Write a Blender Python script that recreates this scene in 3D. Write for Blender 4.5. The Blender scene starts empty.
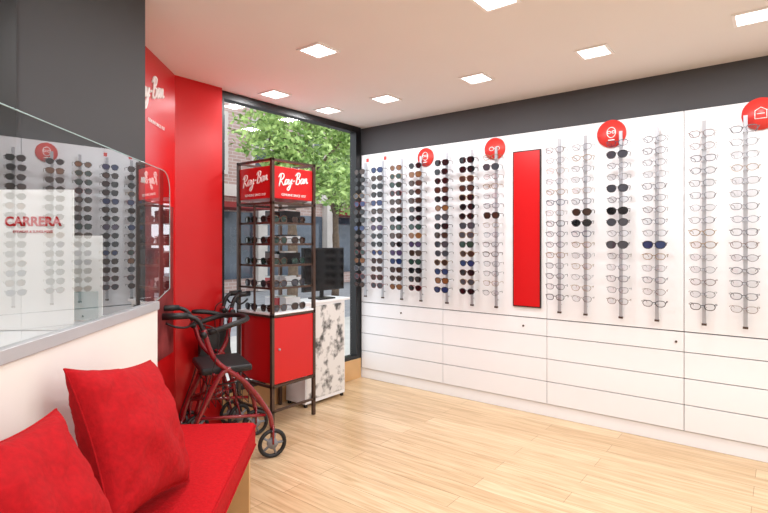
import bpy, math, random
from mathutils import Vector, Matrix, noise
random.seed(7)
S=bpy.context.scene
H=2.55
def lin(c):
    c/=255.0
    return c/12.92 if c<=.04045 else ((c+.055)/1.055)**2.4
def rgb(r,g,b): return (lin(r),lin(g),lin(b),1)
# ---------------- materials
def mat(name,col,rough=.5,metal=0,spec=.5,var=.04,scale=8,coat=0,emis=None,estr=0,bump=0):
    m=bpy.data.materials.new(name); m.use_nodes=True
    nt=m.node_tree; b=nt.nodes['Principled BSDF']
    b.inputs['Roughness'].default_value=rough; b.inputs['Metallic'].default_value=metal
    b.inputs['Specular IOR Level'].default_value=spec
    b.inputs['Coat Weight'].default_value=coat
    tc=nt.nodes.new('ShaderNodeTexCoord'); n=nt.nodes.new('ShaderNodeTexNoise')
    n.inputs['Scale'].default_value=scale; n.inputs['Detail'].default_value=4
    nt.links.new(tc.outputs['Object'],n.inputs['Vector'])
    r=nt.nodes.new('ShaderNodeValToRGB')
    r.color_ramp.elements[0].position=.3; r.color_ramp.elements[1].position=.7
    r.color_ramp.elements[0].color=tuple(max(0,c*(1-var)) for c in col[:3])+(1,)
    r.color_ramp.elements[1].color=tuple(min(1,c*(1+var)) for c in col[:3])+(1,)
    nt.links.new(n.outputs['Fac'],r.inputs['Fac']); nt.links.new(r.outputs['Color'],b.inputs['Base Color'])
    if emis:
        b.inputs['Emission Color'].default_value=emis; b.inputs['Emission Strength'].default_value=estr
    if bump:
        bp=nt.nodes.new('ShaderNodeBump'); bp.inputs['Strength'].default_value=bump; bp.inputs['Distance'].default_value=.01
        nt.links.new(n.outputs['Fac'],bp.inputs['Height']); nt.links.new(bp.outputs['Normal'],b.inputs['Normal'])
    return m
def glassmat(name,tint=(1,1,1,1),base=.07,amp=.9,power=4,rough=0.0):
    m=bpy.data.materials.new(name); m.use_nodes=True; nt=m.node_tree; nt.nodes.clear()
    o=nt.nodes.new('ShaderNodeOutputMaterial'); mx=nt.nodes.new('ShaderNodeMixShader')
    t=nt.nodes.new('ShaderNodeBsdfTransparent'); t.inputs[0].default_value=tint
    g=nt.nodes.new('ShaderNodeBsdfGlossy'); g.inputs['Roughness'].default_value=rough
    lw=nt.nodes.new('ShaderNodeLayerWeight'); lw.inputs['Blend'].default_value=.5
    p=nt.nodes.new('ShaderNodeMath'); p.operation='POWER'; p.inputs[1].default_value=power
    a=nt.nodes.new('ShaderNodeMath'); a.operation='MULTIPLY_ADD'; a.inputs[1].default_value=amp; a.inputs[2].default_value=base; a.use_clamp=True
    L=nt.links.new
    L(lw.outputs['Facing'],p.inputs[0]); L(p.outputs[0],a.inputs[0]); L(a.outputs[0],mx.inputs[0])
    L(t.outputs[0],mx.inputs[1]); L(g.outputs[0],mx.inputs[2]); L(mx.outputs[0],o.inputs[0])
    return m
M={}
M['white']=mat('white_laminate',rgb(235,237,241),.35,var=.008,scale=1)
M['gap']=mat('dark_gap',rgb(120,122,126),.8)
M['gray']=mat('charcoal_paint',rgb(70,70,73),.7,var=.03,scale=3)
M['ceil']=mat('ceiling_paint',rgb(238,236,235),.8,var=.01,scale=2)
M['wallw']=mat('white_paint',rgb(240,240,242),.7,var=.01,scale=2)
M['red']=mat('red_gloss',rgb(198,20,24),.28,var=.03,scale=2)
M['redsign']=mat('red_sign',rgb(222,60,54),.4,var=.02)
M['redfab']=mat('red_fabric',rgb(164,10,20),.85,spec=.2,var=.14,scale=60,bump=.25)
M['redfab2']=mat('red_cushion_fabric',rgb(176,12,22),.9,spec=.15,var=.12,scale=90,bump=.3)
M['black']=mat('black_metal',rgb(16,16,18),.4,var=.05)
M['plastic']=mat('black_rubber',rgb(22,22,25),.5,var=.1,scale=30)
M['screen']=mat('black_screen',rgb(12,14,16),.12,var=.02)
M['bronze']=mat('dark_bronze_frame',rgb(84,68,60),.35,metal=.5,var=.1,scale=20)
M['chrome']=mat('satin_steel',rgb(172,174,180),.4,metal=.35,var=.02)
M['alu']=mat('aluminium',rgb(190,192,196),.35,metal=.5,var=.02)
M['maroon']=mat('maroon_lacquer',rgb(128,14,28),.25,coat=.6,var=.05)
M['wood']=mat('beech_wood',rgb(206,164,114),.45,var=.1,scale=5)
M['hub']=mat('grey_hub',rgb(130,130,135),.4)
M['txtw']=mat('white_lettering',rgb(248,248,248),.5,var=.0)
M['txtr']=mat('red_lettering',rgb(205,30,35),.5,var=.0)
M['cream']=mat('cream_panel',rgb(232,229,224),.45,var=.01)
M['glass']=glassmat('clear_glass',(.93,.97,.96,1),.19,.95,2.6)
M['wglass']=glassmat('window_glass',(.97,.98,.98,1),.02,.6,5)
M['demo']=glassmat('demo_lens',(.90,.91,.93,1),.10,.6,3,.05)
def woodfloor():
    m=bpy.data.materials.new('oak_planks'); m.use_nodes=True; nt=m.node_tree; b=nt.nodes['Principled BSDF']
    L=nt.links.new; tc=nt.nodes.new('ShaderNodeTexCoord')
    br=nt.nodes.new('ShaderNodeTexBrick'); L(tc.outputs['Object'],br.inputs['Vector'])
    br.offset=.37; br.inputs['Scale'].default_value=1; br.inputs['Brick Width'].default_value=1.25
    br.inputs['Row Height'].default_value=.14; br.inputs['Mortar Size'].default_value=.0018; br.inputs['Mortar Smooth'].default_value=.5
    br.inputs['Color1'].default_value=rgb(216,190,155); br.inputs['Color2'].default_value=rgb(202,173,136); br.inputs['Mortar'].default_value=rgb(152,122,90)
    mp=nt.nodes.new('ShaderNodeMapping'); mp.inputs['Scale'].default_value=(1.3,20,1); L(tc.outputs['Object'],mp.inputs['Vector'])
    n=nt.nodes.new('ShaderNodeTexNoise'); n.inputs['Scale'].default_value=1.9; n.inputs['Detail'].default_value=8; n.inputs['Distortion'].default_value=.9; L(mp.outputs[0],n.inputs['Vector'])
    r=nt.nodes.new('ShaderNodeValToRGB'); r.color_ramp.elements[0].position=.3; r.color_ramp.elements[1].position=.62
    r.color_ramp.elements[0].color=(.74,.67,.58,1); r.color_ramp.elements[1].color=(1.03,1.03,1.02,1); L(n.outputs['Fac'],r.inputs[0])
    mx=nt.nodes.new('ShaderNodeMix'); mx.data_type='RGBA'; mx.blend_type='MULTIPLY'; mx.inputs[0].default_value=1
    L(br.outputs['Color'],mx.inputs[6]); L(r.outputs[0],mx.inputs[7]); L(mx.outputs[2],b.inputs['Base Color'])
    b.inputs['Roughness'].default_value=.28; b.inputs['Specular IOR Level'].default_value=.5
    return m
M['floor']=woodfloor()
# ---------------- mesh builder
class MB:
    def __init__(s): s.v=[];s.f=[];s.m=[];s.sm=[];s.mats=[];s.T=Matrix.Identity(4)
    def mi(s,k):
        if k not in s.mats: s.mats.append(k)
        return s.mats.index(k)
    def add(s,vs,fs,k,smooth=False):
        o=len(s.v); T=s.T
        s.v+= [tuple(T@Vector(p)) for p in vs]
        i=s.mi(k)
        for f in fs: s.f.append([o+a for a in f]); s.m.append(i); s.sm.append(smooth)
    def box(s,a,b,k):
        x0,y0,z0=[min(p,q) for p,q in zip(a,b)]; x1,y1,z1=[max(p,q) for p,q in zip(a,b)]
        s.add([(x0,y0,z0),(x1,y0,z0),(x1,y1,z0),(x0,y1,z0),(x0,y0,z1),(x1,y0,z1),(x1,y1,z1),(x0,y1,z1)],
              [(3,2,1,0),(4,5,6,7),(0,1,5,4),(1,2,6,5),(2,3,7,6),(3,0,4,7)],k)
    def prism(s,pts,z0,z1,k):
        n=len(pts)
        s.add([(x,y,z0) for x,y in pts]+[(x,y,z1) for x,y in pts],
              [tuple(range(n))[::-1],tuple(range(n,2*n))]+[(i,(i+1)%n,n+(i+1)%n,n+i) for i in range(n)],k)
    def tube(s,pts,r,k,n=8,closed=False,cap=True):
        P=[Vector(p) for p in pts]; N=len(P); vs=[];fs=[]
        up=None
        for i,p in enumerate(P):
            if closed: d=P[(i+1)%N]-P[i-1]
            else: d=P[min(i+1,N-1)]-P[max(i-1,0)]
            d.normalize()
            if up is None:
                up=Vector((0,0,1)) if abs(d.z)<.9 else Vector((1,0,0))
            a=d.cross(up)
            if a.length<1e-4: a=d.cross(Vector((0,1,0)))
            a.normalize(); b=a.cross(d).normalized(); up=b
            rr=r[i] if isinstance(r,(list,tuple)) else r
            for j in range(n):
                t=2*math.pi*j/n; vs.append(p+a*(rr*math.cos(t))+b*(rr*math.sin(t)))
        for i in range(N if closed else N-1):
            for j in range(n):
                q=((i+1)%N)*n
                fs.append((i*n+j,i*n+(j+1)%n,q+(j+1)%n,q+j))
        if not closed and cap:
            fs.append(tuple(range(n))[::-1]); fs.append(tuple((N-1)*n+j for j in range(n)))
        s.add(vs,fs,k,True)
    def cyl(s,a,b,r,k,n=20):
        s.tube([a,b],r,k,n)
    def obj(s,name,parent=None,bevel=0,sub=0):
        me=bpy.data.meshes.new(name); me.from_pydata(s.v,[],s.f)
        for k in s.mats: me.materials.append(M[k])
        me.polygons.foreach_set('material_index',s.m); me.polygons.foreach_set('use_smooth',s.sm); me.update()
        o=bpy.data.objects.new(name,me); S.collection.objects.link(o)
        if parent: o.parent=parent
        if bevel:
            m=o.modifiers.new('bevel','BEVEL'); m.width=bevel; m.segments=3; m.limit_method='ANGLE'
        if sub:
            m=o.modifiers.new('sub','SUBSURF'); m.levels=sub; m.render_levels=sub
        return o
def curve(pts,n=6):
    P=[Vector(p) for p in pts]; out=[]
    Q=[P[0]*2-P[1]]+P+[P[-1]*2-P[-2]]
    for i in range(1,len(Q)-2):
        for j in range(n):
            t=j/n; a,b,c,d=Q[i-1:i+3]
            out.append(.5*((2*b)+(c-a)*t+(2*a-5*b+4*c-d)*t*t+(3*b-a-3*c+d)*t**3))
    out.append(P[-1]); return out
def empty(name,loc=(0,0,0),rz=0):
    e=bpy.data.objects.new(name,None); S.collection.objects.link(e); e.location=loc; e.rotation_euler=(0,0,rz); e.empty_display_size=.1; return e
def text(name,body,size,loc,rot,k,parent=None,shear=0,ext=.001,bold=0,align='CENTER'):
    c=bpy.data.curves.new(name,'FONT'); c.body=body; c.size=size; c.align_x=align; c.align_y='CENTER'; c.shear=shear; c.extrude=ext; c.offset=bold
    c.materials.append(M[k]); o=bpy.data.objects.new(name,c); S.collection.objects.link(o); o.location=loc; o.rotation_euler=rot
    if parent: o.parent=parent
    return o
R90=math.radians(90)
SCRIPT=[(0,[[(0,-.2),(.15,.9),(.3,2)],[(-.35,1.5),(.1,2.1),(.9,2.1),(1.1,1.6),(.7,1.1),(.2,.95),(.7,.5),(1.15,0),(1.5,.1)]]),
 (1.55,[[(.7,.9),(.3,1),(0,.5),(.2,.02),(.55,.3),(.8,1),(.75,.25),(1.0,.05)]]),
 (2.65,[[(0,1),(.05,.35),(.35,.15),(.8,1),(.5,-.5),(.05,-1.1),(-.25,-.7),(1.0,.25)]]),
 (3.85,[[(0,.6),(.5,.68)]]),
 (4.75,[[(0,-.1),(.15,.9),(.3,2)],[(-.35,1.6),(.2,2.15),(.95,2.0),(.8,1.35),(.3,1.1),(1.0,.9),(.95,.2),(.4,-.05),(-.1,.15)]]),
 (6.1,[[(.7,.9),(.3,1),(0,.5),(.2,.02),(.55,.3),(.8,1),(.75,.25),(1.0,.05)]]),
 (7.2,[[(0,1),(.05,.05),(.25,.7),(.6,1),(.65,.5),(.7,.08),(1.1,.2)]])]
def script(name,width,loc,rz,k,parent,slope=.12):
    s=width/8.6; m=MB(); m.T=Matrix.Translation(Vector(loc))@Matrix.Rotation(rz,4,'Z')
    for ox,strokes in SCRIPT:
        for st in strokes:
            pts=[((ox+x+.15*z-4.2)*s,0,(z-.6)*s*1.15+(ox+x-4.2)*s*slope) for x,z in st]
            m.tube(curve(pts,4) if len(pts)>2 else pts,.125*s*1.2,k,5)
    return m.obj(name,parent)
# ---------------- room shell
def simple(name,a,b,k,**kw):
    m=MB(); m.box(a,b,k); return m.obj(name,**kw)
simple('floor',(-.1,-6.5,-.1),(7.6,.1,0),'floor')
simple('ceiling',(-.1,-6.5,H),(7.6,.2,H+.12),'ceil')
simple('wall_display',(-.1,.04,0),(7.6,.2,H),'gray')
simple('wall_right',(7.5,-6.5,0),(7.6,.04,H),'wallw')
simple('wall_rear',(.8,-6.6,0),(7.6,-6.5,H),'wallw')
m=MB(); m.prism([(1.011,-2.751),(.693,-2.751),(.6,-2.9),(.6,-6.5),(1.011,-6.5)],0,H,'gray'); m.obj('wall_left')
m=MB(); m.prism([(.055,-1.67),(-.1,-1.67),(-.1,-2.2),(.58,-2.89),(.691,-2.749),(.055,-2.052)],0,H,'red'); wr=m.obj('wall_red')
d=Vector((.676,-.741,0)).normalized(); nrm=Vector((.741,.676,0)).normalized()
def onred(s,z,off=.004): 
    p=Vector((.055,-2.052,0))+d*s+nrm*off; return (p.x,p.y,z)
angr=math.atan2(-d.y,-d.x)
script('wall_lettering_script',.46,onred(.46,2.30),angr,'txtw',wr,.25)
text('wall_lettering_small','GENUINE SINCE 1937',.03,onred(.36,2.12),(R90,0,angr),'txtw',wr)
M['poster']=mat('poster_print',rgb(120,52,52),.35,var=.9,scale=5)
m=MB(); m.T=Matrix.Translation(Vector((.055,-2.052,0)))@Matrix.Rotation(math.atan2(d.y,d.x),4,'Z')
m.box((.05,.001,.62),(.62,.006,1.62),'poster'); m.obj('wall_poster')
# window
w=empty('window_1')
m=MB()
m.box((-.07,-1.668,.2),(.012,-1.62,H-.002),'black'); m.box((-.07,-.075,.2),(.012,-.0,H-.002),'black')
m.box((-.07,-1.62,H-.06),(.012,-.075,H-.002),'black'); m.box((-.07,-1.62,.2),(.012,-.075,.235),'black')
m.obj('frame',w)
m=MB(); m.add([(-.02,-1.62,.235),(-.02,-.075,.235),(-.02,-.075,H-.06),(-.02,-1.62,H-.06)],[(0,1,2,3)],'wglass'); m.obj('pane',w)
simple('trim_window_plinth',(-.08,-1.668,0.0),(.016,0.0,.2),'wood',bevel=.004)
# display wall joinery
xs=[.02,.988,1.944,2.887,3.83,4.77,5.71,6.65,7.49]
e=empty('display_wall_cabinet')
m=MB(); m.box((.0,.02,0.002),(7.49,.038,2.26),'gap'); m.obj('backing',e)
zs=[.10,.278,.456,.634,.77]
for i in range(len(xs)-1):
    m=MB(); a,b=xs[i]+.002,xs[i+1]-.002
    m.box((a,0,.775),(b,.02,2.265),'white')
    for j in range(4): m.box((a,0,zs[j]+.003),(b,.02,zs[j+1]-.003),'white')
    m.obj('panel_%d'%(i+1),e,bevel=.0015)
m=MB(); m.box((0,.010,.002),(7.49,.02,.097),'white'); m.obj('plinth',e)
m=MB()
for x in (.52,1.75,2.84,3.7): m.cyl((x,.001,.70),(x,-.006,.70),.008,'bronze')
m.obj('locks',e)
m=MB(); m.box((1.665,-.014,.855),(1.9,-.001,2.12),'black'); m.box((1.674,-.017,.864),(1.891,-.0135,2.111),'red'); m.obj('mirror_painted_reflection')  # framed mirror; the red wall's reflection is painted on as solid red
def icon(m,cx,cz,kind):
    if kind==0:
        for sx in(-1,1):
            m.tube([(cx+sx*.026+.02*math.cos(t*math.pi/6),-.0165,cz+.016*math.sin(t*math.pi/6)) for t in range(12)],.0028,'txtw',5,closed=True)
        m.box((cx-.007,-.0185,cz-.002),(cx+.007,-.015,cz+.003),'txtw')
    elif kind==1:
        m.tube([(cx+.03*math.cos(t*math.pi/8),-.0165,cz+.008+.038*math.sin(t*math.pi/8)) for t in range(16)],.003,'txtw',5,closed=True)
        for sx in(-1,1): m.tube([(cx+sx*.015+.011*math.cos(t*math.pi/5),-.0165,cz+.01+.009*math.sin(t*math.pi/5)) for t in range(10)],.0025,'txtw',5,closed=True)
        m.box((cx-.022,-.0185,cz-.05),(cx+.022,-.015,cz-.044),'txtw')
    else:
        m.tube([(cx-.03,-.0165,cz-.03),(cx-.03,-.0165,cz+.02),(cx,-.0165,cz+.04),(cx+.03,-.0165,cz+.02),(cx+.03,-.0165,cz-.03)],.003,'txtw',5,closed=True)
        m.tube([(cx-.02,-.0165,cz),(cx+.02,-.0165,cz)],.003,'txtw',5)
for i,(x,z,r) in enumerate([(.806,2.165,.085),(1.502,2.165,.092),(2.427,2.17,.1),(3.306,2.18,.1),(4.3,2.18,.1)]):
    m=MB(); m.cyl((x,-.0005,z),(x,-.014,z),r,'redsign',40); icon(m,x,z,[1,0,1,2,0][i]); m.obj('round_sign',None)
m=MB()
for x in (.10,.325): m.box((x-.012,-.004,2.19),(x+.018,-.001,2.225),'redsign')
m.obj('shelf_label')
# ---------------- eyewear
fr_cols={'f_black':(20,20,22),'f_brown':(62,40,30),'f_gold':(140,116,84),'f_blue':(44,54,84),'f_red':(110,40,44),'f_grey':(104,106,112),'f_tort':(92,62,44)}
for k,c in fr_cols.items(): M[k]=mat('eyewear_'+k,rgb(*c),.3,metal=.2 if k in('f_gold','f_grey') else 0)
ln={'l_black':(18,18,22),'l_brown':(56,40,34),'l_blue':(32,48,88),'l_green':(34,56,50),'l_purple':(62,48,80),'l_orange':(112,74,44),'l_smoke':(60,62,70)}
for k,c in ln.items(): M[k]=mat('lens_'+k,rgb(*c),.1,coat=.3,var=.15,scale=20)
def glasses(m,loc,rz,fk,lk,sc=1.0,sun=False,tl=.11,shape=2.4,thick=.0018,tilt=0):
    T0=m.T.copy(); m.T=T0@Matrix.Translation(Vector(loc))@Matrix.Rotation(rz,4,'Z')@Matrix.Rotation(tilt,4,'X')@Matrix.Scale(sc,4)
    a,b=(.031,.025) if sun else (.028,.0195)
    N=14
    for sx in(-1,1):
        cx=sx*.037; pts=[]
        for i in range(N):
            t=2*math.pi*i/N; c,s_=math.cos(t),math.sin(t)
            x=a*math.copysign(abs(c)**(2/shape),c); z=b*math.copysign(abs(s_)**(2/shape),s_)
            if s_<0: x*=.9
            pts.append((cx+x,.006*(abs(cx+x)/.07)**2,z))
        m.tube(pts,thick,fk,4,closed=True)
        m.add(pts,[tuple(range(N)),],lk)
        m.tube([(sx*.068,.006,.010),(sx*.073,.012,.012),(sx*.070,tl*.6,.010),(sx*.060,tl*.9,.004),(sx*.055,tl,-.012)],thick*.95,fk,4)
    m.tube([(-.010,.0,.006),(0,-.002,.010),(.010,0,.006)],thick,fk,4)
    m.T=T0
def rack(x,kind,special={}):
    top=MB(); z0,z1=.845,2.175
    top.box((x-.011,-.042,z0),(x+.011,-.032,z1),'chrome')
    top.box((x-.014,-.045,z0-.014),(x+.014,-.029,z0),'bronze')
    for z in (z0+.05,(z0+z1)/2,1.98): top.tube([(x,-.034,z),(x,-.001,z)],.005,'chrome',6)
    n=15; g=MB()
    for i in range(n):
        z=2.075-i*.0795
        top.tube([(x-.014,-.045,z-.012),(x,-.075,z-.006),(x+.014,-.045,z-.012)],.0035,'chrome',5)
        if kind=='sun' or i in special:
            if kind=='sun':
                lk=random.choice(['l_black','l_black','l_brown','l_black','l_smoke','l_brown','l_black','l_green','l_smoke','l_brown','l_blue','l_purple','l_orange'] )
                fk=random.choice(['f_black','f_black','f_black','f_brown','f_tort','f_black','f_gold','f_brown','f_grey','f_red'])
            else: lk=special[i]; fk='f_black'
            glasses(g,(x+random.uniform(-.004,.004),-.135,z),random.uniform(-.06,.06),fk,lk,1.04,True,.1,random.choice([2,2.4,2.8]),.0024,.08)
        else:
            fk=random.choice(['f_black','f_grey','f_brown','f_grey','f_gold','f_grey','f_grey','f_tort','f_grey','f_gold','f_grey','f_blue'])
            glasses(g,(x+random.uniform(-.004,.004),-.135,z),random.uniform(-.07,.07),fk,'demo',1.06,False,.1,random.choice([2,2.6,3]),random.choice([.0014,.0018,.0023]),.08)
    o=top.obj('eyewear_display_rod'); g.obj('hung_'+('sunglasses' if kind=='sun' else 'spectacles'),o)
for x in (.104,.325,.554,.773,1.052,1.303,1.528): rack(x,'sun' if x<1.4 else 'clear',{1:'l_smoke',6:'l_brown'} )
SP={2.056:{},2.251:{6:'l_brown',7:'l_black'},2.497:{1:'l_smoke',4:'l_smoke',6:'l_black',7:'l_smoke',9:'l_smoke'},2.729:{9:'l_blue'}}
for x in (2.056,2.251,2.497,2.729,3.007,3.229,3.47,3.7,3.98,4.2,4.45,4.7): rack(x,'clear',SP.get(x,{}))
# ---------------- partition with glass  (local: x along partition away from camera, +y behind, -y room)
ang=math.atan2(.741,-.676); PO=(2.693,-4.546,0)
p=empty('reception_counter',PO,ang)
m=MB(); m.box((.1,0,0.0),(2.53,.028,1.045),'cream'); m.obj('panel',p,bevel=.002)
m=MB(); m.box((.1,-.008,1.045),(2.535,.030,1.085),'alu'); m.obj('rail',p,bevel=.002)
m=MB(); gy=.010; pts=[(.1,1.085),(2.54,1.085),(2.735,1.13)]
for i in range(9):
    t=i/8*math.pi/2; pts.append((2.735-.10+.10*math.cos(t),1.745-.10+.10*math.sin(t)))
pts.append((.1,1.755))
m.add([(x,gy,z) for x,z in pts],[tuple(range(len(pts)))],'glass'); 
M['gedge']=mat('glass_edge',rgb(150,175,175),.2)
m.tube([(x,gy,z) for x,z in pts[1:]],.0022,'gedge',5)
m.obj('glass_screen',p)
m=MB()
m.prism([(.12,.03),(2.30,.03),(2.05,.33),(1.6,.44),(.12,.44)],1.035,1.06,'white')
m.box((.2,.36,0.001),(1.5,.40,1.035),'white'); m.box((.13,.05,.001),(.17,.40,1.035),'white')
m.obj('worktop',p)
c=empty('freestanding_counter_sign',(1.318,-3.31,1.062),math.radians(38))
m=MB(); m.box((-.15,0,0),(.14,.006,.50),'txtw'); m.box((-.12,.006,0),(.11,.08,.006),'txtw'); m.obj('card',c)
text('lettering','CARRERA',.046,(-.002,-.002,.385),(R90,0,0),'txtr',c,bold=.0014)
text('subtitle','EYEWEAR & SUNGLASSES',.0125,(-.002,-.002,.350),(R90,0,0),'txtr',c)
m=MB(); m.T=(Matrix.Translation(Vector(PO))@Matrix.Rotation(ang,4,'Z')).inverted()@Matrix.Translation(Vector((1.225,-3.11,1.061)))@Matrix.Rotation(math.radians(46),4,'Z')
m.prism([(-.07,0),(.07,0),(.06,.05),(-.06,.05)],0,.01,'txtw'); m.box((-.07,0,0.01),(.07,.006,.34),'txtw'); m.box((-.066,-.03,.01),(.066,-.026,.12),'gedge'); m.obj('leaflet_holder',p)
# ---------------- bench
b=empty('upholstered_bench',PO,ang)
m=MB(); m.box((.45,-.462,.325),(2.62,-.012,.45),'redfab2'); o=m.obj('seat_cushion',b,bevel=.02)
for pl in o.data.polygons: pl.use_smooth=True
m=MB()
m.box((.46,-.44,.29),(2.6,-.03,.322),'wood')
for s in (.48,1.5,2.55): m.box((s,-.44,0.001),(s+.035,-.03,.29),'wood')
m.box((.5,-.10,.06),(2.58,-.08,.28),'wood')
m.obj('wood_frame',b,bevel=.003)
m=MB()
m.tube([(.47,-.464,.435),(2.6,-.464,.435)],.004,'redfab2',6)
m.tube([(.47,-.464,.34),(2.6,-.464,.34)],.004,'redfab2',6)
m.obj('piping',b)
def pillow(name,s,y,z,rot,W=.46,Hh=.46,T=.085):
    m=MB(); n=30; vs=[];fs=[]
    for side in (1,-1):
        for i in range(n+1):
            for j in range(n+1):
                u=-1+2*i/n; v=-1+2*j/n
                u=math.sin(u*math.pi/2)*.6+u*.4; v=math.sin(v*math.pi/2)*.6+v*.4
                x=u*W/2*(1-.10*(1-v*v)*abs(u)); zz=v*Hh/2*(1-.10*(1-u*u)*abs(v))
                h=T*max(0,(1-u**2)*(1-v**2))**.42
                nn=noise.noise(Vector((u*2.2+s*3,v*2.2,side*1.7)))
                n2=noise.noise(Vector(((u+v)*1.5+s*5,(u-v)*5.5,side*3.1)))
                edge=(u*u+v*v)*.5
                fall=max(0,(1-u*u)*(1-v*v))**.25
                h=h*(1+.25*nn)+ .026*n2*(edge+.25)*fall
                vs.append((x,side*h,zz))
        o=0 if side==1 else (n+1)**2
        for i in range(n):
            for j in range(n):
                q=(o+i*(n+1)+j,o+(i+1)*(n+1)+j,o+(i+1)*(n+1)+j+1,o+i*(n+1)+j+1)
                fs.append(q[::-1] if side==1 else q)
    m.add(vs,fs,'redfab',True)
    ring=[]
    for i in range(n): ring.append(i*(n+1))
    for j in range(n): ring.append(n*(n+1)+j)
    for i in range(n,0,-1): ring.append(i*(n+1)+n)
    for j in range(n,0,-1): ring.append(j)
    m.tube([ (vs[k][0],0,vs[k][2]) for k in ring],.0035,'redfab',5,closed=True)
    o=m.obj(name)
    o.matrix_world=Matrix.Translation(Vector(PO))@Matrix.Rotation(ang,4,'Z')@Matrix.Translation(Vector((s,y,z)))@rot
    return o
Rm=lambda a,ax: Matrix.Rotation(math.radians(a),4,ax)
pillow('throw_pillow',1.745,-.20,.725,Rm(-3,'Z')@Rm(-23,'X')@Rm(11,'Y'),.52,.49,.10)
pillow('throw_pillow',1.19,-.20,.705,Rm(0,'Z')@Rm(-25,'X')@Rm(5,'Y'),.46,.48,.095)
# ---------------- rollators
def wheel(m,x,y,r):
    m.tube([(x+(r-.012)*math.cos(t*math.pi/12),y,r+(r-.012)*math.sin(t*math.pi/12)) for t in range(24)],.0135,'plastic',8,closed=True)
    m.cyl((x,y-.012,r),(x,y+.012,r),.034,'hub',16)
    for i in range(5):
        t=i*2*math.pi/5; m.tube([(x,y,r),(x+(r-.02)*math.cos(t),y,r+(r-.02)*math.sin(t))],.008,'hub',6)
def rollator(loc,rz,W,L,hz,folded=False):
    e=empty('rollator_walker',loc,rz); fr=MB(); bl=MB(); wh=MB()
    r=.092; w2=W/2; l2=L/2
    for sy in(-1,1):
        y=sy*w2
        for x in (-l2,l2): wheel(wh,x,y,r)
        for x in (-l2,l2):
            for dy in(-.022,.022): fr.tube([(x,y+dy,r),(x+(-.0 if x>0 else .03),y+dy,r+.11)],.007,'maroon',6)
            fr.tube([(x+(0 if x>0 else .03),y-.024,r+.11),(x+(0 if x>0 else .03),y+.024,r+.11)],.010,'maroon',8)
        fr.tube(curve([(l2,y,r+.10),(l2-.03,y,.30),(l2*.35,y,.50),(-l2*.35,y,.66),(-l2*.62,y,hz-.09)]),.0155,'maroon',10)
        fr.tube(curve([(-l2+.03,y,r+.10),(-l2*.72,y,.33),(-l2*.25,y,.56),(0,y,.60)]),.0155,'maroon',10)
        fr.tube([(-l2*.75,y,.32),(l2-.045,y,.28)],.010,'maroon',8)
        bl.tube(curve([(-l2*.60,y,hz-.10),(-l2*.75,y,hz-.03),(-l2*.98,y,hz),(-l2*1.25,y,hz+.004)]),.014,'plastic',8)
        bl.tube([(-l2*.95,y,hz+.001),(-l2*1.50,y,hz+.004)],[.019,.021],'plastic',10)
        bl.tube(curve([(-l2*.78,y,hz-.03),(-l2*.95,y,hz-.065),(-l2*1.2,y,hz-.062),(-l2*1.42,y,hz-.035)]),.007,'plastic',6)
        bl.tube(curve([(-l2*.85,y,hz-.04),(-l2*.3,y+sy*.03,hz-.12),(-l2*.55,y+sy*.03,.5),(-l2*.9,y+sy*.02,.25),(-l2,y,r+.06)]),.0035,'plastic',5)
        bl.cyl((-l2*.62,y-.022,hz-.12),(-l2*.62,y+.022,hz-.12),.02,'plastic',12)
    if not folded:
        seat=MB(); seat.box((-.17,-w2+.02,.565),(.14,w2-.02,.61),'plastic'); seat.obj('seat',e,bevel=.016)
        fr.tube([(-.10,-w2,.57),(-.10,w2,.57)],.01,'maroon',8); fr.tube([(.08,-w2,.50),(.08,w2,.50)],.01,'maroon',8)
        fr.tube([(-l2*.7,-w2,.32),(.06,w2,.54)],.010,'maroon',8); fr.tube([(-l2*.7,w2,.32),(.06,-w2,.54)],.010,'maroon',8)
        fr.tube([(l2-.03,-w2,.30),(l2-.03,w2,.30)],.010,'maroon',8)
        bl.tube(curve([(-l2*.5,-w2,hz-.11),(.02,-w2*.95,hz-.07),(.12,-w2*.5,hz-.06),(.14,0,hz-.06),(.12,w2*.5,hz-.06),(.02,w2*.95,hz-.07),(-l2*.5,w2,hz-.11)]),.017,'plastic',8)
        for i in range(7):
            x=-.12+i*.04; bl.tube([(x,-w2+.04,.5),(x,-w2+.05,.36),(x,w2-.05,.36),(x,w2-.04,.5)],.0025,'plastic',5)
        bl.tube([(-.13,-w2+.04,.5),(.13,-w2+.04,.5),(.13,w2-.04,.5),(-.13,w2-.04,.5)],.004,'plastic',6,closed=True)
    else:
        seat=MB(); seat.box((-.12,-.018,.48),(.12,.018,.76),'plastic'); seat.obj('seat',e,bevel=.01)
        fr.tube([(0,-w2,.60),(0,w2,.60)],.01,'maroon',8); fr.tube([(l2-.03,-w2,.30),(l2-.03,w2,.30)],.009,'maroon',8)
        fr.tube([(-l2*.72,-w2,.33),(-l2*.72,w2,.33)],.009,'maroon',8)
        bl.tube(curve([(-l2*.45,-w2,hz-.15),(.06,-w2*.8,hz-.11),(.16,0,hz-.10),(.06,w2*.8,hz-.11),(-l2*.45,w2,hz-.15)]),.015,'plastic',8)
    fr.obj('frame',e); bl.obj('handles_and_brakes',e); wh.obj('wheels',e)
F=Vector((-.6157,.788)); Rr=Vector((.788,.6157)); C0=Vector((3.42,-3.978))
def cam2w(t,r): return C0+F*t+Rr*r
q=cam2w(3.34,-1.045); fw=Rr*.88+F*.475
rollator((q.x,q.y,0),math.atan2(fw.y,fw.x),.43,.52,.94)
rollator((.175,-1.815,0),math.radians(-96),.12,.33,.99,True)
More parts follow.
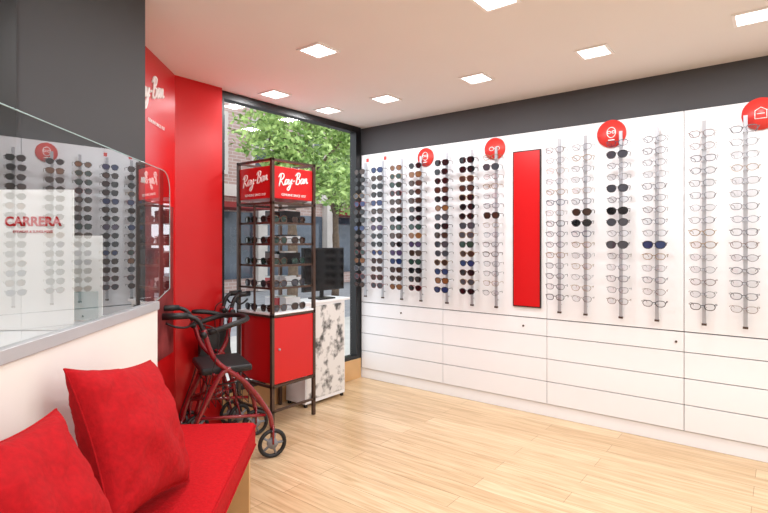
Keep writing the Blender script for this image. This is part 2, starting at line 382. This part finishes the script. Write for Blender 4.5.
# ---------------- eyewear tower
x0,x1,y0,y1,zt=.04,.465,-1.528,-1.085,2.0
e=empty('sunglasses_display_tower')
m=MB(); r=.012
for x in(x0+r,x1-r):
    for y in(y0+r,y1-r): m.box((x-r,y-r,0.001),(x+r,y+r,zt),'bronze')
for z in (.30,.82,1.66,zt-.02,):
    for y in(y0+r,y1-r): m.box((x0,y-r*.8,z),(x1,y+r*.8,z+.018),'bronze')
    for x in(x0+r,x1-r): m.box((x-r*.8,y0,z),(x+r*.8,y1,z+.018),'bronze')
m.box((x0,y0,.12),(x1,y0+.02,.135),'bronze'); m.box((x1-.02,y0,.12),(x1,y1,.135),'bronze')
m.box(((x0+x1)/2-.006,y0+.002,.84),((x0+x1)/2+.006,y0+.014,1.66),'bronze')
m.obj('metal_frame',e)
m=MB(); m.box((x0+.024,y0+.012,1.705),(x1-.012,y1-.024,1.945),'red'); m.obj('header_box',e,bevel=.003)
script('header_script',.30,((x0+x1)/2+.008,y0+.010,1.845),0,'txtw',e)
script('header_script',.30,(x1-.010,(y0+y1)/2,1.845),R90,'txtw',e)
text('header_tagline','GENUINE SINCE 1937',.026,((x0+x1)/2+.005,y0+.010,1.735),(R90,0,0),'txtw',e)
text('header_tagline','GENUINE SINCE 1937',.026,(x1-.010,(y0+y1)/2,1.735),(R90,0,R90),'txtw',e)
m=MB(); m.box((x0+.024,y0+.024,.325),(x1-.006,y1-.024,.815),'red'); m.box((x0,y0,.838),(x1,y1,.852),'white')
m.cyl((x1-.006,y0+.07,.58),(x1+.008,y0+.07,.58),.008,'chrome',12)
m.obj('base_cupboard',e,bevel=.002)
sh=MB(); it=MB()
M['case']=mat('white_case',rgb(225,225,228),.5); M['caseb']=mat('brown_case',rgb(80,46,34),.5); M['casek']=mat('black_case',rgb(30,28,30),.5)
for z in (1.03,1.20,1.36,1.52):
    sh.box((x0+.02,y0+.02,z),(x1-.02,y1-.02,z+.006),'gedge')
    sh.box((x0+.02,y0+.016,z-.006),(x1-.02,y0+.024,z+.010),'bronze'); sh.box((x1-.024,y0+.02,z-.006),(x1-.016,y1-.02,z+.010),'bronze')
for z in (.852,1.036,1.206,1.366,1.526):
    for k in range(2):
        lk=random.choice(['l_black','l_brown','l_green','l_smoke'])
        glasses(it,(x0+.11+k*.19,y0+.05,z+.027),0,'f_black',lk,1.05,True,.1,2.4,.003)
        glasses(it,(x1-.05,y0+.12+k*.19,z+.027),R90,'f_black' if k else 'f_tort',lk,1.05,True,.1,2.4,.003)
    for k in range(3):
        a=x0+.045+k*.09; hh=.05+.05*random.random()
        it.box((a,y1-.20,z+.001),(a+.075,y1-.05,z+hh),random.choice(['case','case','caseb','case','casek','red']))
        it.box((a,y1-.20,z+hh),(a+.06,y1-.08,z+hh+.012),random.choice(['case','txtw','casek']))
sh.obj('shelves',e); it.obj('displayed_sunglasses',e)
# ---------------- low cabinet with monochrome poster front
e=empty('poster_front_cabinet')
m=MB(); m.box((.06,-1.04,.03),(.30,-.56,.86),'white'); m.box((.055,-1.045,.86),(.31,-.50,.88),'white'); 
for x in(.08,.28):
    for y in(-1.02,-.58): m.box((x-.012,y-.012,0.001),(x+.012,y+.012,.03),'black')
m.obj('body',e,bevel=.002)
mt=bpy.data.materials.new('monochrome_print'); mt.use_nodes=True; nt=mt.node_tree
tc=nt.nodes.new('ShaderNodeTexCoord'); n=nt.nodes.new('ShaderNodeTexNoise'); n.inputs['Scale'].default_value=11; n.inputs['Detail'].default_value=5; rr=nt.nodes.new('ShaderNodeValToRGB')
rr.color_ramp.elements[0].position=.36; rr.color_ramp.elements[0].color=(.07,.07,.07,1); rr.color_ramp.elements[1].position=.5; rr.color_ramp.elements[1].color=(.72,.71,.70,1)
nt.links.new(tc.outputs['Object'],n.inputs[0]); nt.links.new(n.outputs['Fac'],rr.inputs[0]); nt.links.new(rr.outputs[0],nt.nodes['Principled BSDF'].inputs['Base Color']); M['mono']=mt
m=MB(); m.box((.3005,-1.03,.06),(.304,-.57,.84),'mono'); m.obj('front_print',e)
e=empty('desktop_monitor')
m=MB(); m.box((.205,-1.0,.955),(.235,-.50,1.33),'plastic'); m.box((.235,-.99,.965),(.238,-.51,1.32),'screen')
m.box((.19,-.77,.895),(.205,-.73,1.05),'plastic'); m.box((.12,-.84,.881),(.28,-.66,.893),'plastic'); m.obj('screen_and_stand',e,bevel=.003)
# ---------------- ceiling downlights
pos=[(.24,-.71),(.86,-.68),(1.69,-.69),(2.50,-.70),(3.30,-.70),(4.15,-.70),(5.2,-.7),(6.3,-.7),
     (.25,-1.32),(1.18,-1.76),(2.32,-1.70),(3.46,-1.7),(4.6,-1.7),(5.8,-1.7),
     (1.9,-2.8),(3.0,-2.8),(4.3,-2.8),(5.8,-2.8),(1.9,-3.9),(3.1,-4.2),(4.3,-4.0),(5.8,-4.0),(2.2,-5.3),(3.6,-5.3),(5.0,-5.3),(6.4,-5.3)]  # rows on this line are out of view, added to light the room
M['lamp']=mat('lamp_diffuser',(1,1,1,1),.5,emis=(1,.99,.97,1),estr=7)
for x,y in pos:
    m=MB(); a=.095; c=.078
    z0=H-.008
    for q in [((x-a,y-a),(x+a,y-c)),((x-a,y+c),(x+a,y+a)),((x-a,y-c),(x-c,y+c)),((x+c,y-c),(x+a,y+c))]:
        m.box((q[0][0],q[0][1],z0),(q[1][0],q[1][1],H-.0005),'txtw')
    m.box((x-c,y-c,H-.004),(x+c,y+c,H-.0006),'lamp')
    o=m.obj('ceiling_downlight')
    l=bpy.data.lights.new('lamp','AREA'); l.shape='SQUARE'; l.size=.15; l.energy=8.6 ; l.color=(.985,.99,1)
    lo=bpy.data.objects.new('lamp',l); S.collection.objects.link(lo); lo.location=(x,y,H-.012); lo.parent=o
# ---------------- door on left wall
e=empty('door_1')
m=MB(); m.box((1.012,-3.36,0.001),(1.035,-3.28,2.53),'black'); m.box((1.012,-4.3,0.001),(1.035,-4.24,2.53),'black'); m.box((1.012,-4.24,2.2),(1.035,-3.36,2.26),'black'); m.box((1.012,-4.24,2.26),(1.03,-3.36,2.53),'screen')
m.box((1.012,-4.24,.003),(1.025,-3.36,2.2),'black'); m.tube([(1.025,-3.45,1.0),(1.07,-3.45,1.0),(1.07,-3.56,1.0)],.009,'chrome'); m.obj('door_leaf_and_frame',e)
# ---------------- exterior
M['asph']=mat('asphalt',rgb(150,150,154),.9,var=.15,scale=6)
M['pave']=mat('pavement',rgb(190,186,180),.9,var=.1,scale=3)
simple('street_ground',(-14,-8,-.3),(-.12,20,-.12),'asph')
simple('sidewalk',(-3.2,-8,-.12),(-.12,20,-.05),'pave')
def brickm():
    m=bpy.data.materials.new('facade_brick'); m.use_nodes=True; nt=m.node_tree; b=nt.nodes['Principled BSDF']; b.inputs['Roughness'].default_value=.9
    tc=nt.nodes.new('ShaderNodeTexCoord')
    sx=nt.nodes.new('ShaderNodeSeparateXYZ'); cb=nt.nodes.new('ShaderNodeCombineXYZ')
    nt.links.new(tc.outputs['Object'],sx.inputs[0]); nt.links.new(sx.outputs['Y'],cb.inputs['X']); nt.links.new(sx.outputs['Z'],cb.inputs['Y'])
    br=nt.nodes.new('ShaderNodeTexBrick'); br.inputs['Scale'].default_value=1; br.inputs['Brick Width'].default_value=.3; br.inputs['Row Height'].default_value=.1; br.inputs['Mortar Size'].default_value=.01
    br.inputs['Color1'].default_value=rgb(186,156,148); br.inputs['Color2'].default_value=rgb(170,140,132); br.inputs['Mortar'].default_value=rgb(200,188,182)
    nt.links.new(cb.outputs[0],br.inputs['Vector']); nt.links.new(br.outputs['Color'],b.inputs['Base Color']); return m
M['brick']=brickm()
M['stone']=mat('facade_stone',rgb(205,195,188),.9,var=.08,scale=2)
M['fwin']=mat('facade_glass',rgb(74,82,94),.1,var=.3,scale=1)
M['awn']=mat('awning_red',rgb(140,40,38),.8)
m=MB(); X=-9.5
m.box((X-1,-3,-.1),(X,18,12),'brick')
m.box((X,-3,2.75),(X+.15,18,3.1),'stone')
for fl in (3.5,6.2,8.9):
    for i in range(10):
        y=-2+i*2.0; m.box((X,y-.12,fl-.12),(X+.10,y+1.02,fl+1.72),'stone'); m.box((X+.1,y,fl),(X+.11,y+.9,fl+1.6),'fwin'); m.box((X+.105,y+.42,fl),(X+.13,y+.48,fl+1.6),'stone'); m.box((X+.105,y,fl+.8),(X+.13,y+.9,fl+.85),'stone')
for i in range(7):
    y=-3+i*3.0; m.box((X,y,-.1),(X+.25,y+.35,2.75),'stone'); m.box((X+.02,y+.4,.3),(X+.04,y+2.95,2.3),'fwin')
for y in(3.4,9.4): m.prism([(X,y),(X+1.1,y),(X+1.1,y+2.5),(X,y+2.5)],2.35,2.5,'awn'); 
m.box((X+1.05,9.4,2.1),(X+1.1,11.9,2.5),'awn')
m.obj('street_building')
M['bark']=mat('bark',rgb(104,86,70),.9,var=.3,scale=20)
def leafm():
    m=bpy.data.materials.new('leaves'); m.use_nodes=True; nt=m.node_tree; b=nt.nodes['Principled BSDF']; b.inputs['Roughness'].default_value=.6
    tc=nt.nodes.new('ShaderNodeTexCoord'); n=nt.nodes.new('ShaderNodeTexNoise'); n.inputs['Scale'].default_value=6; r=nt.nodes.new('ShaderNodeValToRGB')
    r.color_ramp.elements[0].position=.35; r.color_ramp.elements[0].color=rgb(104,140,64); r.color_ramp.elements[1].position=.65; r.color_ramp.elements[1].color=rgb(200,224,138)
    nt.links.new(tc.outputs['Object'],n.inputs[0]); nt.links.new(n.outputs['Fac'],r.inputs[0]); nt.links.new(r.outputs[0],b.inputs['Base Color'])
    return m
M['leaf']=leafm()
def tree(loc,clusters,nl):
    e=empty('street_tree',loc); m=MB()
    m.tube(curve([(0,0,-.12),(.03,.02,.8),(-.03,.05,1.7),(.02,0,2.5),(0,.1,3.6)]),[.11]*6+[.10]*6+[.085]*6+[.06]*6+[.03],'bark',10)
    for c in clusters: m.tube(curve([(0,0,2.1),(c[0]*.5,c[1]*.5,2.1+(c[2]-2.1)*.6),(c[0]*.9,c[1]*.9,c[2])],4),[.05]*4+[.03]*4+[.012],'bark',6)
    m.obj('trunk_and_branches',e)
    l=MB(); vs=[];fs=[]
    for c in clusters:
        for i in range(nl):
            v=Vector((random.gauss(0,1),random.gauss(0,1),random.gauss(0,1))).normalized()*(c[3]*random.random()**.45)
            p=Vector(c[:3])+Vector((v.x,v.y,v.z*.75))
            a=Vector((random.gauss(0,1),random.gauss(0,1),random.gauss(0,.6))).normalized(); b_=a.cross(Vector((random.gauss(0,1),random.gauss(0,1),random.gauss(0,1)))).normalized()
            sz=random.uniform(.05,.09); o=len(vs)
            vs+= [p-a*sz,p+b_*sz*.5,p+a*sz,p-b_*sz*.5]; fs.append((o,o+1,o+2,o+3))
    l.add(vs,fs,'leaf'); l.obj('foliage',e)
tree((-4.4,3.0,0),[(0,0,3.4,.85),(.3,-.9,3.4,.7),(-.3,.9,3.1,.75),(.2,-.5,4.2,.8),(0,.7,4.1,.7),(.4,1.5,2.7,.65),(.5,.5,2.6,.6),(0,1.7,3.7,.6),(.3,-.4,2.8,.5)],640)
tree((-6.6,6.6,0),[(0,0,3.4,.9),(.3,-.9,3.2,.8),(-.3,.9,3.3,.8),(.2,-.5,4.4,.9),(0,.9,4.3,.8),(.2,.2,2.6,.6)],520)
# ---------------- world
W=bpy.data.worlds.new('world'); S.world=W; W.use_nodes=True; nt=W.node_tree
bg=nt.nodes['Background']
bg.inputs['Color'].default_value=(.88,.94,1,1); bg.inputs['Strength'].default_value=2.1
# ---------------- camera
cam=bpy.data.cameras.new('camera'); co=bpy.data.objects.new('camera',cam); S.collection.objects.link(co); S.camera=co
cam.sensor_width=36; cam.lens=24; cam.shift_y=-13.5/768; cam.clip_start=.05
co.location=(3.42,-3.978,1.372)
co.rotation_euler=(R90,0,math.atan2(.6157,.788))
S.view_settings.view_transform='Standard'; S.view_settings.exposure=0
